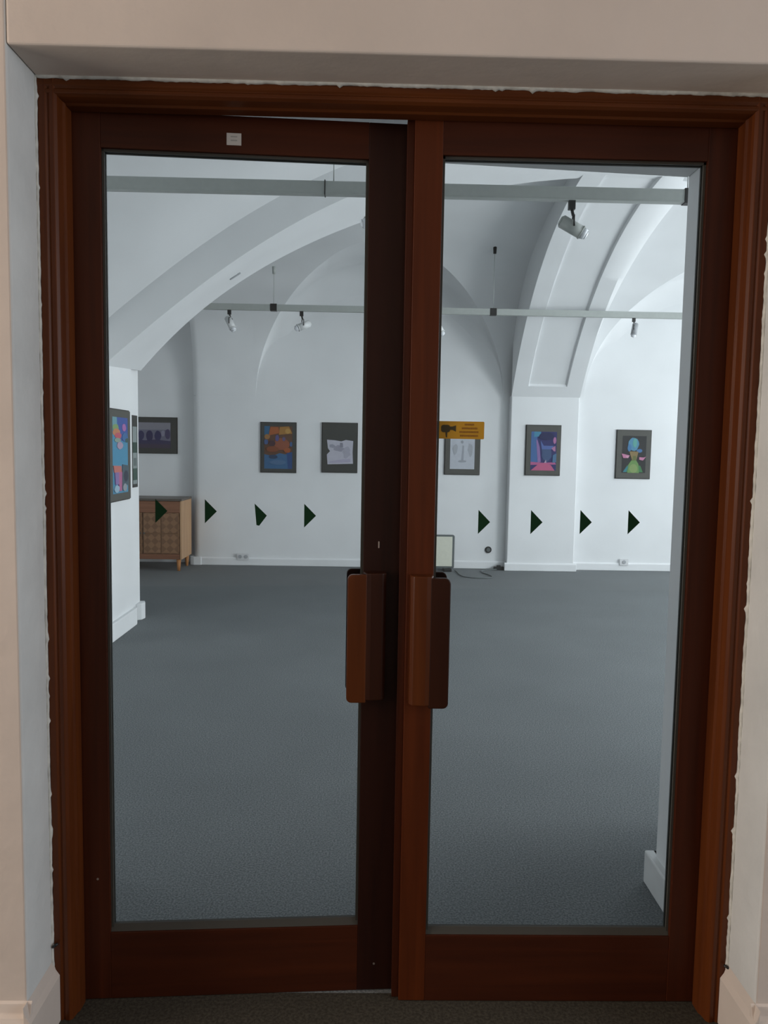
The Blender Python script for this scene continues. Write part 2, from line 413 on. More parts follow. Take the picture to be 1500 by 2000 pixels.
mb = MB(); mb.box(-5.15, -5.1, 3.2, 3.26, 0.9, 3.0).box(-5.15, -5.1, 4.94, 5.0, 0.9, 3.0).box(-5.15, -5.1, 3.2, 5.0, 0.9, 0.96).box(-5.15, -5.1, 3.2, 5.0, 2.94, 3.0)  # unseen window added to go with the left fill light
tag(mb.build('window_3', M['skirting']), 'white window frame in the left gallery wall', 'window', kind='structure')
# arch running left-right, on the left pier
xs = np.concatenate([np.linspace(-1.95, XC, 60), np.linspace(XC, 2*XC+1.95, 60)[1:]])
rows = []
for x in xs:
    a, b = zA_arch(x), zB_arch(x)
    rows.append([(x, 5.68, 4.35), (x, 5.68, a), (x, 6.60, b), (x, 6.60, 4.35)])
mb = MB(); mb.grid(rows)
tag(mb.build('trim_1', M['gallery'], recalc=False, bevel=0, sharp=35), 'wide white arch springing from the left pier across the room', 'arch', kind='structure')
# arch running front-back, with a sunk panel in its soffit
RA, YC_, ZC_ = 4.0, 6.25, -0.23
def apt(th, d=0): return (YC_+(RA+d)*math.sin(th), ZC_+(RA+d)*math.cos(th))
rows = []
ths = list(np.linspace(-53.5, 53.5, 110)); ths += [3.55, 3.65, 51.1, 51.3]; ths.sort()
for a in ths:
    th = math.radians(a); d = 0.028 if 3.6 < a < 51.2 else 0.0
    row = []
    y, z = apt(th); row += [(1.71, y, 4.35), (1.71, y, z), (1.895, y, z)]
    y2, z2 = apt(th, d); row += [(1.905, y2, z2), (2.355, y2, z2), (2.365, y, z), (2.55, y, z)]
    wr = 0.24*max(0.0, (43-abs(a))/43); y3, z3 = apt(th, 0.02+0.35*wr); row += [(2.551+wr, y3, z3), (2.551+wr, y3, 4.35)]
    rows.append(row)
mb = MB(); mb.grid(rows)
tag(mb.build('trim_2', M['gallery'], recalc=False, weld=True, sharp=30), 'white arch with a long sunk panel descending to the back wall pilaster', 'arch', kind='structure')
for n, (y0, y1, lab) in enumerate(((9.465, 9.62, 'white pilaster on the back wall under the panelled arch'), (2.50, 3.04, 'white pilaster inside the front wall'))):
    mb = MB(); mb.box(1.71, 2.55, y0, y1, 0, 2.16)
    tag(mb.build('trim_%d' % (3+n), M['gallery'], bevel=0.012, seg=3), lab, 'pilaster', kind='structure')
# left pier: two steps in plan
mb = MB(); mb.box(-2.95, -1.95, 5.68, 6.34, 0, 4.3); mb.box(-2.95, -1.975, 6.34, 6.60, 0, 4.3)
tag(mb.build('trim_5', M['gallery'], bevel=0.008, seg=2), 'white left pier carrying the wide arch', 'pier', kind='structure')
mb = MB(); mb.box(2*XC+1.95, 2*XC+2.3, 5.68, 6.60, 0, 4.3)
tag(mb.build('trim_6', M['gallery']), 'white right pier carrying the wide arch', 'pier', kind='structure')

# baseboards
def skirt(name, prof, axis, a, b, lab, mat=None):
    mb = MB(); mb.prism(prof, axis, a, b)
    return tag(mb.build(name, mat or M['gallery'], bevel=0.006), lab, 'baseboard', kind='structure')
bb = [(9.60, 0), (9.575, 0), (9.575, 0.085), (9.588, 0.098), (9.60, 0.10)]
skirt('baseboard_back', bb, 'X', -2.20, 1.72, 'low white baseboard of the middle back wall')
skirt('baseboard_back', bb, 'X', 2.54, 6.4, 'low white baseboard of the right back wall')
skirt('baseboard_pilaster', [(y-0.135, z) for y, z in bb], 'X', 1.68, 2.58, 'white baseboard of the back pilaster')
skirt('baseboard_recess', [(y+0.18, z) for y, z in bb], 'X', -5, -2.0, 'white baseboard of the left recess')
mb = MB(); mb.prism([(-2.20+0.01, 9.56), (-2.235, 9.575), (-2.245, 9.60), (-2.245, 9.78), (-2.10, 9.78), (-2.10, 9.56)], 'Z', 0, 0.10)
tag(mb.build('baseboard_corner', M['gallery'], bevel=0.004), 'white baseboard wrapping the rounded left corner', 'baseboard', kind='structure')
mb = MB()
mb.prism([(-1.95, 5.66), (-1.918, 5.66), (-1.918, 6.32), (-1.93, 6.365), (-1.95, 6.375), (-2.2, 6.375), (-2.2, 5.66)], 'Z', 0, 0.14)
mb.prism([(-1.96, 6.47), (-1.93, 6.49), (-1.92, 6.56), (-1.94, 6.62), (-2.2, 6.62), (-2.2, 6.47)], 'Z', 0, 0.14)
tag(mb.build('baseboard_pier', M['gallery'], bevel=0.006), 'white moulded base of the left pier', 'baseboard', kind='structure')
mb = MB(); mb.box(0.975, 1.02, 2.03, 2.56, 0, 0.115).box(1.0, 1.7, 2.50, 2.56, 0, 0.115)
tag(mb.build('baseboard_inner_right', M['skirting'], bevel=0.006), 'white baseboard around the right reveal behind the door', 'baseboard', kind='structure')
mb = MB(); mb.box(-0.90, -0.868, 2.03, 2.56, 0, 0.115).box(-2.0, -0.87, 2.50, 2.56, 0, 0.115)
tag(mb.build('baseboard_inner_left', M['skirting'], bevel=0.006), 'white baseboard around the left reveal behind the door', 'baseboard', kind='structure')
# corridor baseboards with stepped top, turning into the reveals
mb = MB()
mb.prism([(1.75, 0), (1.722, 0), (1.722, 0.125), (1.728, 0.135), (1.738, 0.140), (1.744, 0.160), (1.75, 0.165)], 'X', -5, XL+0.012)
mb.prism([(XL, 0), (XL+0.018, 0), (XL+0.018, 0.125), (XL+0.008, 0.14), (XL, 0.165)], 'Y', 1.722, 1.895)
tag(mb.build('baseboard_left', M['cream'], bevel=0.002), 'cream stepped baseboard of the corridor wall left of the door', 'baseboard', kind='structure')
mb = MB()
mb.prism([(1.75, 0), (1.722, 0), (1.722, 0.125), (1.728, 0.135), (1.738, 0.140), (1.744, 0.160), (1.75, 0.165)], 'X', XR-0.012, 5)
mb.prism([(XR, 0), (XR-0.018, 0), (XR-0.018, 0.125), (XR-0.008, 0.14), (XR, 0.165)], 'Y', 1.722, 1.895)
tag(mb.build('baseboard_right', M['cream'], bevel=0.002), 'cream stepped baseboard of the corridor wall right of the door', 'baseboard', kind='structure')

# ------------------------------------------------------------------ door frame
fr = empty('door_frame', (0, 1.9, 0), label='reddish brown moulded wooden frame set in the wall around the double door', cat='door frame')
def jamb_prof(s, xo):           # outline in plan (x, y-1.9) from outer edge, s=+1 left jamb, -1 right jamb
    P = [(0, 0.002), (0.004, -0.004), (0.020, -0.006), (0.026, -0.001), (0.030, -0.004), (0.040, -0.006), (0.047, 0.000), (0.051, 0.022),
         (0.055, 0.030), (0.056, 0.066), (0.030, 0.067), (0.030, 0.118), (0, 0.118)]
    return [(xo+s*a, b) for a, b in P]
mb = MB(); mb.prism(jamb_prof(1, XL), 'Z', -0.01, ZT); mb.build('jamb', M['frame_wood'], fr, bevel=0.0015)
mb = MB(); mb.prism(jamb_prof(-1, XR), 'Z', -0.01, ZT); mb.build('jamb', M['frame_wood'], fr, bevel=0.0015)
hp = [(0.002, 0), (-0.004, -0.004), (-0.006, -0.018), (-0.001, -0.024), (-0.005, -0.028), (-0.005, -0.036), (0.004, -0.041), (0.028, -0.045), (0.034, -0.049),
      (0.066, -0.050), (0.067, -0.022), (0.118, -0.022), (0.118, 0)]
mb = MB(); mb.prism([(y, ZT+z) for y, z in hp], 'X', XL, XR); mb.build('head', M['frame_wood_x'], fr, bevel=0.0015)
# ragged edge of paint and filler where plaster meets the frame (thin lumpy bead)
def ragged(fn, n, base, amp, seed, spike=0.07):
    rnd = random.Random(seed); out = []; v = 0
    for i in range(n):
        v = 0.7*v + 0.3*rnd.random(); e = base+amp*v
        if rnd.random() < spike: e += amp*0.8*rnd.random()
        out.append(e)
    return out
def bead(side, seed, n, base, amp):
    mb = MB(); e = ragged(None, n, base, amp, seed)
    rows = []
    for i in range(n):
        t = i/(n-1); wv = e[i]; b = 0.0035+0.002*random.random()
        if side == 'L':
            z = t*ZT; rows.append([(XL, -0.012, z), (XL+wv*0.5, -0.008-b, z), (XL+wv, -0.006, z), (XL+wv*0.6, 0.0, z)])
        elif side == 'R':
            z = t*ZT; rows.append([(XR, -0.012, z), (XR-wv*0.5, -0.008-b, z), (XR-wv, -0.006, z), (XR-wv*0.6, 0.0, z)])
        else:
            x = XL+t*(XR-XL); rows.append([(x, -0.012, ZT), (x, -0.008-b, ZT-wv*0.5), (x, -0.006, ZT-wv), (x, 0.0, ZT-wv*0.6)])
    mb.grid(rows); return mb
for sd, seed, n, b_, a_ in (('L', 3, 260, 0.0005, 0.006), ('R', 11, 260, 0.0005, 0.008), ('T', 23, 220, 0.001, 0.009)):
    o = bead(sd, seed, n, b_, a_).build('paint_edge', M['filler'], fr)
    o['label'] = 'ragged whitish line of paint and filler on the frame'
for x, z, dx, dz in ((XL+0.004, 0.205, 0.012, 0.010), (XR-0.012, 0.165, 0.016, -0.008)):
    mb = MB(); mb.tube([(x, -0.012, z), (x+dx*0.5, -0.016, z+dz*0.6), (x+dx, -0.012, z+dz)], 0.0035)
    mb.build('wire_stub', M['black'], fr)

# ------------------------------------------------------------------ door leaves
def leaf(n, root, x0, x1, gx0, gx1, stile_l, stile_r, rail, handle_side, lab, lip=None):
    """local coords: x along the leaf, y=0 front face, thickness 40 mm"""
    Z0, Z1, gz0, gz1 = 0.002, 2.3115, 0.188, 2.222
    T = 0.040
    mb = MB(); mb.box(x0, gx0, 0, T, Z0, Z1); mb.build('stile', stile_l, root, bevel=0.002)
    mb = MB(); mb.box(gx1, x1, 0, T, Z0, Z1); mb.build('stile', stile_r, root, bevel=0.002)
    mb = MB(); mb.box(gx0, gx1, 0.0006, T-0.0006, gz1, Z1); mb.build('top_rail', rail, root, bevel=0.001)
    mb = MB(); mb.box(gx0, gx1, 0.0006, T-0.0006, Z0, gz0); mb.build('bottom_rail', rail, root, bevel=0.001)
    mb = MB()                                # glazing bead set back in the opening
    w = 0.006
    mb.box(gx0, gx0+w, 0.010, 0.018, gz0, gz1).box(gx1-w, gx1, 0.010, 0.018, gz0, gz1)
    mb.box(gx0, gx1, 0.010, 0.018, gz1-w, gz1)
    mb.prism([(0.006, gz0), (0.018, gz0), (0.018, gz0+0.018), (0.013, gz0+0.018)], 'X', gx0, gx1)
    mb.box(gx0, gx0+w, 0.024, 0.032, gz0, gz1).box(gx1-w, gx1, 0.024, 0.032, gz0, gz1)
    mb.box(gx0, gx1, 0.024, 0.032, gz1-w, gz1).box(gx0, gx1, 0.024, 0.032, gz0, gz0+0.012)
    mb.build('glazing_bead', M['bead'], root)
    mb = MB(); mb.box(gx0+0.001, gx1-0.001, 0.019, 0.023, gz0+0.001, gz1-0.001)
    mb.build('glass_pane', M['glass'], root)
    # grip boards, one on each face
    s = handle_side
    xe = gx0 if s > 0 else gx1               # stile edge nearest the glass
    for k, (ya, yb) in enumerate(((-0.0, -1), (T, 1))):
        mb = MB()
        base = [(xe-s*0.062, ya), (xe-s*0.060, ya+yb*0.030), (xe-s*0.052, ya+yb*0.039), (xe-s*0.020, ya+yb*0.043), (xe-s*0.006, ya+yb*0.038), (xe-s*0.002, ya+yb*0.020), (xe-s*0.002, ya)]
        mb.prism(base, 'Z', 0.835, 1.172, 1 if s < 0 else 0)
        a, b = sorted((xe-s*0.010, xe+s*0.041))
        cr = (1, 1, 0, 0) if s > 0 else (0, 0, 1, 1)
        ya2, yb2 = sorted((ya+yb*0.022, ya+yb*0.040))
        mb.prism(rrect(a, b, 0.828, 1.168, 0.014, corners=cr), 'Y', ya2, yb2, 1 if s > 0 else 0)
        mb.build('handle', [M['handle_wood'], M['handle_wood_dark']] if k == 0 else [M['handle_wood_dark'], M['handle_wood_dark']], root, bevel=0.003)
door1 = empty('door_1', (-0.744, 1.969, 0), math.radians(3.1), kind='structure', label='left glazed wooden door leaf, pushed slightly open', cat='door')
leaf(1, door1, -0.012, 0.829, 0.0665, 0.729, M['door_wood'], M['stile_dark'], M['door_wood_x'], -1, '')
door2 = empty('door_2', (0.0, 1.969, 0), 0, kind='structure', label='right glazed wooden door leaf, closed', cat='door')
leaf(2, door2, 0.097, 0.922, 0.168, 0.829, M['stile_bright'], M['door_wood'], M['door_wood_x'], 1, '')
mb = MB(); mb.box(0.079, 0.097, 0.014, 0.040, 0.002, 2.3115); mb.build('rebate_strip', M['door_wood'], door2, bevel=0.001)
mb = MB(); mb.prism(rrect(0.768, 0.7715, 1.233, 1.251, 0.0017, 4), 'Y', -0.0016, 0.001)
mb.build('keyhole_plate', M['metal'], door1)['label'] = 'tiny pale keyhole on the left leaf'
# small screw heads / specks on the door wood
for x, z in ((0.775, 0.078), (0.785, 1.02), (0.035, 0.34)):
    mb = MB(); mb.cyl((x, 0.001, z), (x, -0.001, z), 0.003, n=10); mb.build('screw_head', M['metal'], door1)

# ------------------------------------------------------------------ stickers on the glass
def on_leaf(leafobj, x, z, y=0.0185):
    rz = leafobj.rotation_euler.z; l = leafobj.location
    return (l.x+x*math.cos(rz)-y*math.sin(rz), l.y+x*math.sin(rz)+y*math.cos(rz), z), rz
def arrow(leafobj, x, z, w_, h_, lab, cut=False):
    loc, rz = on_leaf(leafobj, x, z)
    mb = MB()
    pts = [(0, -h_/2), (w_, 0), (0, h_/2)]
    if cut: pts = [(0.004, -h_/2*0.80), (0.011, -h_/2*0.86), (w_, 0), (-0.001, h_/2)]
    mb.prism(pts, 'Y', -0.0006, 0)
    o = mb.build('arrow_sticker', M['green']); o.location = loc; o.rotation_euler = (0, 0, rz)
    tag(o, lab, 'sticker', 'green triangle stickers across the door glass')
AL = [(0.1887, 1.3234, 'green triangle sticker on left door glass, in front of the wooden cabinet', False),
      (0.3153, 1.3238, 'green triangle sticker on left door glass, just right of the cabinet', False),
      (0.4447, 1.3141, 'green triangle sticker with its lower tip cut off, under the orange and blue picture', True),
      (0.5730, 1.3150, 'green triangle sticker on left door glass nearest the door handles', False)]
for x, z, lab, cut in AL: 
    arrow(door1, x, z, 0.031, 0.063, lab, cut)
for x, z, lab in ((0.282, 1.3085, 'green triangle sticker on right door glass, above the round black wall socket'),
                  (0.419, 1.3100, 'green triangle sticker over the white back wall pilaster'),
                  (0.548, 1.3120, 'green triangle sticker just right of the back wall pilaster'),
                  (0.674, 1.3135, 'rightmost green triangle sticker, under the green dress picture')):
    arrow(door2, x, z, 0.031, 0.063, lab)
# camera warning sticker
loc, rz = on_leaf(door2, 0.169, 1.545)
st = empty('camera_sticker', loc, 0, label='yellow camera surveillance sticker on the right door glass beside the stile', cat='sticker')
mb = MB(); mb.prism(rrect(0.0, 0.122, -0.0225, 0.0225, 0.003), 'Y', -0.0006, 0); mb.build('backing', M['yellow'], st)
mb = MB()
mb.prism(rrect(0.011, 0.034, -0.006, 0.013, 0.006), 'Y', -0.0011, -0.0006)
mb.prism([(0.034, 0.000), (0.040, 0.000), (0.049, -0.004), (0.049, 0.012), (0.040, 0.009), (0.034, 0.009)], 'Y', -0.0011, -0.0006)
mb.prism([(0.022, -0.006), (0.027, -0.006), (0.0265, -0.019), (0.0235, -0.019)], 'Y', -0.0011, -0.0006)
mb.build('camera_symbol', M['ink'], st)
mb = MB(); rnd = random.Random(5)
for k, (a, b) in enumerate(((0.071, 0.096), (0.064, 0.104), (0.058, 0.108), (0.060, 0.106))):
    z = 0.0145-k*0.0095; x = a
    while x < b:
        l = min(b-x, 0.003+rnd.random()*0.006); mb.box(x, x+l, -0.0011, -0.0006, z-0.0024, z+0.0024); x += l+0.0012
mb.build('print_lines', M['ochre'], st)
# small white inventory label on the top rail of the left leaf
loc, rz = on_leaf(door1, 0.374, 2.255, 0)
lb = empty('paper_label', loc, rz, label='small white paper label on the top rail of the left door', cat='label')
mb = MB(); mb.box(0, 0.036, -0.0005, 0, -0.0145, 0.0145); mb.build('paper', M['label_white'], lb)
mb = MB()
for z in (0.006, -0.003): mb.box(0.010, 0.026, -0.0009, -0.0005, z-0.0015, z+0.0015)
mb.build('print_lines', M['label_grey'], lb)

# ------------------------------------------------------------------ pictures
def picture(name, loc, rz, w_, h_, mount, shapes, aw, ah, lab, off=(0, 0), th=0.022, group=None):
    """loc = centre on the wall; local x to the right, y=0 at the wall, -y toward the viewer"""
    t = empty(name, loc, rz, label=lab, cat='picture', group=group)
    mb = MB(); mb.box(-w_/2, w_/2, -th, 0, -h_/2, h_/2)
    mb.build('mount_board', mount, t, bevel=0.002)
    mb = MB(); e = 0.008
    mb.box(-w_/2-e, w_/2+e, -0.012, 0, -h_/2-e, -h_/2).box(-w_/2-e, w_/2+e, -0.012, 0, h_/2, h_/2+e)
    mb.box(-w_/2-e, -w_/2, -0.012, 0, -h_/2, h_/2).box(w_/2, w_/2+e, -0.012, 0, -h_/2, h_/2)
    mb.build('frame', M['edge'], t)
    mats, mb = [], MB()
    def mi(c):
        mt = paint(c)
        if mt not in mats: mats.append(mt)
        return mats.index(mt)
    for k, (c, pts) in enumerate(shapes):
        P = [(off[0]+(x-0.5)*aw, off[1]+(0.5-y)*ah) for x, y in pts]
        mb.prism(P, 'Y', -th-0.0006-0.0005*k, -th+0.0002, mi(c))
    mb.build('artwork', mats, t)
    return t
def R_(x0, y0, x1, y1): return [(x0, y1), (x1, y1), (x1, y0), (x0, y0)]
def blob(cx, cy, rx, ry, n=14, wob=0.15, seed=1):
    rnd = random.Random(seed)
    return [(min(1, max(0, cx+rx*math.cos(t)*(1+wob*(rnd.random()-0.5)))), min(1, max(0, cy-ry*math.sin(t)*(1+wob*(rnd.random()-0.5))))) for t in [2*PI*i/n for i in range(n)]]
YW = 9.598
G1 = 'dark mounted pictures hung along the gallery walls'
# orange and blue abstract
sh = [(srgb(110,72,50), R_(0,0,1,1)), (srgb(40,110,160), [(0,0.22),(0.16,0.2),(0.2,0),(0,0)]),
      (srgb(50,110,165), [(0,1),(1,1),(1,0.62),(0.75,0.66),(0.55,0.63),(0.3,0.7),(0,0.66)]),
      (srgb(35,80,150), [(0.85,1),(1,1),(1,0.60),(0.8,0.63)]), (srgb(40,70,110), blob(0.32,0.72,0.16,0.05,seed=3)),
      (srgb(190,130,50), [(0.52,0.2),(1,0.17),(0.88,0),(0.55,0.02)]), (srgb(215,160,70), blob(0.84,0.11,0.10,0.06,seed=4)),
      (srgb(190,95,40), [(0.22,0.02),(0.5,0.02),(0.55,0.16),(0.15,0.22)]), (srgb(175,120,60), blob(0.10,0.25,0.10,0.06,seed=5)),
      (srgb(165,85,55), blob(0.62,0.42,0.28,0.14,seed=6)), (srgb(90,85,150), blob(0.46,0.28,0.07,0.08,seed=7)),
      (srgb(100,90,140), blob(0.7,0.30,0.06,0.05,seed=8)), (srgb(80,50,60), blob(0.28,0.40,0.12,0.07,seed=9)),
      (srgb(70,100,160), blob(0.06,0.37,0.08,0.06,seed=10)), (srgb(60,100,160), blob(0.96,0.42,0.05,0.06,seed=11)),
      (srgb(150,75,40), blob(0.3,0.54,0.24,0.07,seed=12)), (srgb(185,90,40), blob(0.82,0.56,0.12,0.06,seed=13)),
      (srgb(75,120,170), blob(0.5,0.85,0.3,0.06,seed=14))]
picture('wall_picture', (-1.147, YW, 1.479), 0, 0.43, 0.610, M['mount'], sh, 0.345, 0.525, 'orange and blue abstract picture in a dark mount on the back wall', group=G1)
# pale drawing low in a tall black mount
sh = [(srgb(205,205,222), [(0.03,1),(1,0.96),(0.98,0.5),(1,0.04),(0.72,0.0),(0.55,0.06),(0.3,0.02),(0,0),(0.04,0.35),(0.12,0.46),(0.0,0.6)]),
      (srgb(170,170,190), blob(0.45,0.35,0.18,0.14,wob=0.5,seed=2)), (srgb(185,185,205), blob(0.75,0.5,0.14,0.25,wob=0.5,seed=21)),
      (srgb(165,168,188), blob(0.2,0.25,0.1,0.08,wob=0.5,seed=22)), (srgb(190,185,215), [(0.1,0.95),(0.9,0.9),(0.9,0.76),(0.5,0.80),(0.1,0.88)]),
      (srgb(150,152,170), [(0.5,0.3),(0.62,0.3),(0.60,0.12),(0.5,0.12)])]
picture('wall_picture', (-0.388, YW, 1.489), 0, 0.43, 0.605, M['mount'], sh, 0.325, 0.305, 'pale lilac sketch set low in a tall charcoal mount on the back wall', off=(0.005, -0.055), group=G1)
# pencil drawing behind the yellow sticker
sh = [(srgb(205,212,224), R_(0,0,1,1)), (srgb(165,172,182), blob(0.48,0.30,0.06,0.04,seed=31)), (srgb(172,178,190), [(0.45,0.80),(0.55,0.80),(0.56,0.40),(0.5,0.38)]),
      (srgb(170,176,186), blob(0.5,0.80,0.18,0.03,seed=32)), (srgb(182,188,198), blob(0.82,0.5,0.09,0.16,wob=0.5,seed=33)), (srgb(182,188,198), blob(0.2,0.48,0.1,0.14,wob=0.5,seed=34))]
picture('wall_picture', (1.138, YW, 1.490), 0, 0.43, 0.610, M['mount_light'], sh, 0.305, 0.48, 'white pencil drawing in a grey mount, partly behind the yellow sticker', group=G1)
# pink and blue scene on the pilaster
sh = [(srgb(45,50,120), R_(0,0,1,1)), (srgb(60,110,180), [(0,0.8),(0.32,0.8),(0.26,0.35),(0.22,0),(0,0)]), (srgb(60,150,190), [(0.1,0.14),(0.36,0.12),(0.38,0),(0.12,0)]),
      (srgb(150,110,180), [(0.28,0.8),(0.40,0.78),(0.34,0.4),(0.24,0.2),(0.2,0.22)]), (srgb(200,90,150), [(0,0.86),(1,0.84),(0.95,0.78),(0.5,0.80),(0,0.78)]),
      (srgb(215,90,140), [(0.02,1),(0.95,1),(0.80,0.86),(0.55,0.80),(0.3,0.84)]), (srgb(60,90,140), blob(0.62,0.55,0.2,0.2,wob=0.4,seed=41)),
      (srgb(80,110,190), [(0.42,0.45),(0.9,0.45),(0.88,0.36),(0.5,0.36),(0.36,0.22)]), (srgb(190,110,170), blob(0.92,0.22,0.06,0.09,seed=42)),
      (srgb(30,40,95), blob(0.6,0.12,0.3,0.1,seed=43)), (srgb(190,120,170), [(0.9,0.5),(0.96,0.5),(0.95,0.36),(0.8,0.42)]),
      (srgb(190,170,200), [(0.53,0.80),(0.62,0.80),(0.60,0.72)]), (srgb(70,120,170), [(0.85,0.8),(1,0.78),(1,0.55),(0.86,0.6)])]
picture('wall_picture', (2.115, 9.463, 1.500), 0, 0.42, 0.605, M['mount_light'], sh, 0.315, 0.475, 'blue night scene with a pink ground, framed on the white pilaster', off=(0.006, -0.01), group=G1)
# figure in a green dress
sh = [(srgb(44,48,50), R_(0,0,1,1)), (srgb(60,140,80), [(0.12,0.98),(0.9,0.98),(0.78,0.80),(0.22,0.80)]), (srgb(40,135,150), [(0.06,0.98),(0.2,0.98),(0.3,0.8),(0.2,0.84)]),
      (srgb(110,160,80), [(0.25,1),(0.74,1),(0.70,0.76),(0.6,0.66),(0.4,0.66),(0.28,0.78)]), (srgb(140,170,95), blob(0.5,0.88,0.17,0.12,seed=51)),
      (srgb(75,150,190), blob(0.46,0.22,0.22,0.18,wob=0.2,seed=52)), (srgb(60,120,185), blob(0.72,0.40,0.12,0.05,seed=53)), (srgb(60,130,190), blob(0.3,0.32,0.08,0.1,seed=54)),
      (srgb(90,180,170), blob(0.52,0.19,0.09,0.12,seed=55)), (srgb(150,125,75), [(0.42,0.66),(0.6,0.66),(0.68,0.42),(0.3,0.42)]), (srgb(110,120,60), [(0.43,0.66),(0.6,0.66),(0.58,0.54),(0.46,0.54)]),
      (srgb(215,125,170), [(0.05,0.60),(0.26,0.60),(0.32,0.53),(0.12,0.50),(-0.02,0.48)]), (srgb(215,125,170), [(0.72,0.64),(0.88,0.66),(1.0,0.56),(0.9,0.58),(0.72,0.57)]),
      (srgb(225,160,190), blob(0.22,0.565,0.06,0.03,seed=56))]
picture('wall_picture', (3.280, YW, 1.468), 0, 0.425, 0.595, M['mount_light'], sh, 0.30, 0.46, 'picture of a blue haired figure in a green dress, right of the pilaster', off=(0.005, 0.0), group=G1)
# landscape picture in the recess
sh = [(srgb(120,120,145), R_(0,0,1,1)), (srgb(150,150,165), R_(0.0,0.0,1,0.28)), (srgb(62,60,105), [(0,1),(1,1),(1,0.72),(0.6,0.66),(0.3,0.7),(0,0.6)]),
      (srgb(48,48,100), blob(0.44,0.52,0.09,0.22,seed=61)), (srgb(52,52,105), blob(0.66,0.52,0.09,0.2,seed=62)), (srgb(60,60,110), blob(0.22,0.5,0.08,0.18,seed=63)),
      (srgb(75,70,115), blob(0.92,0.45,0.07,0.2,seed=64)), (srgb(150,150,175), blob(0.8,0.42,0.05,0.12,seed=65)), (srgb(75,65,90), R_(0,0.84,1,1))]
picture('wall_picture', (-2.755, 9.777, 1.605), 0, 0.62, 0.440, M['mount'], sh, 0.47, 0.32, 'landscape picture of violet seated shapes above the wooden cabinet', group=G1)
# two pictures on the pier's side face (they face +X)
rz = math.radians(90)
sh = [(srgb(70,160,205), R_(0,0,1,1)), (srgb(60,95,190), [(0.35,0.3),(1,0.32),(1,0),(0.3,0)]), (srgb(110,175,190), [(0,0.15),(0.3,0.14),(0.25,0),(0,0)]),
      (srgb(140,180,110), blob(0.2,0.14,0.2,0.05,seed=71)), (srgb(225,140,90), blob(0.25,0.20,0.24,0.05,seed=72)), (srgb(225,90,110), blob(0.35,0.24,0.22,0.04,seed=73)),
      (srgb(190,110,190), blob(0.74,0.13,0.13,0.05,seed=74)), (srgb(60,120,190), blob(0.8,0.26,0.2,0.06,seed=75)), (srgb(60,100,100), blob(0.92,0.30,0.12,0.03,seed=76)),
      (srgb(190,160,190), blob(0.45,0.37,0.2,0.05,seed=77)), (srgb(150,175,160), blob(0.3,0.30,0.2,0.03,seed=78)), (srgb(80,105,120), [(0.55,0.92),(1,0.9),(1,0.64),(0.6,0.62)]),
      (srgb(60,70,90), blob(0.82,0.78,0.16,0.08,seed=79)), (srgb(225,120,110), [(0.05,0.72),(0.55,0.76),(0.5,0.64),(0,0.63)]), (srgb(205,105,160), [(0.35,0.97),(0.52,0.97),(0.55,0.72),(0.30,0.72)]),
      (srgb(150,120,190), [(0.12,0.88),(0.34,0.88),(0.32,0.72),(0.08,0.72)]), (srgb(160,200,225), blob(0.2,0.94,0.16,0.05,seed=80)), (srgb(160,170,180), blob(0.72,0.93,0.14,0.05,seed=81))]
picture('wall_picture', (-1.948, 5.965, 1.405), rz, 0.50, 0.690, M['mount_light'], sh, 0.36, 0.58, 'bright turquoise and pink picture on the side of the left pier', group=G1)
sh = [(srgb(150,165,165), R_(0,0,1,1)), (srgb(45,80,70), R_(0.0,0.36,1,0.52)), (srgb(60,95,85), R_(0.0,0.76,1,0.94)), (srgb(60,66,62), R_(0.0,0.0,1,0.12)), (srgb(110,125,125), R_(0.2,0.6,0.8,0.72))]
picture('wall_picture', (-1.973, 6.445, 1.432), rz, 0.13, 0.58, M['mount'], sh, 0.11, 0.54, 'narrow grey green picture at the far edge of the left pier', th=0.012, group=G1)

# ------------------------------------------------------------------ cabinet
cb = empty('cabinet', (-2.66, 9.05, 0), label='brown wooden cabinet with diamond veneer doors in the left recess', cat='cabinet')
X0, X1 = -0.445, 0.445
mb = MB(); mb.box(X0, X1-0.02, 0.02, 0.50, 0.14, 0.832); mb.build('body', M['cab'], cb, bevel=0.003)
mb = MB(); mb.box(X1-0.02, X1, 0.0, 0.50, 0.14, 0.832); mb.build('side_panel', M['cab_side'], cb, bevel=0.002)['label'] = 'light oak coloured side panel'
mb = MB(); mb.box(X0-0.01, X1+0.004, -0.012, 0.505, 0.832, 0.858); mb.build('top', M['cab_top'], cb, bevel=0.004)
mb = MB(); mb.box(X0, X1-0.022, 0.0, 0.02, 0.695, 0.828); mb.build('drawer', M['cab'], cb, bevel=0.003)
mb = MB(); mb.box(X0, X1-0.022, 0.004, 0.02, 0.14, 0.20); mb.build('plinth', M['cab'], cb, bevel=0.003)
for k in range(2):
    a = X0+k*0.434; b = a+0.428
    mb = MB(); mb.box(a, b, 0.006, 0.02, 0.205, 0.69)
    for i in range(2):
        for j in range(2):
            mb.box(a+0.012+i*0.206, a+0.012+i*0.206+0.198, -0.002, 0.007, 0.215+j*0.236, 0.215+j*0.236+0.229)
    d = mb.build('door', M['parquet'], cb, bevel=0.002)
    mb = MB(); kx = b-0.02 if k == 0 else a+0.02
    mb.cyl((kx, 0.0, 0.45), (kx, -0.02, 0.45), 0.010, 0.013, 14); mb.build('knob', M['cab_top'], d)
for x in (X0+0.05, X1-0.045):
    for y in (0.04, 0.44):
        mb = MB(); mb.cyl((x, y, 0.14), (x, y, 0.0), 0.028, 0.017, 16); mb.build('leg', M['cab_leg'], cb)

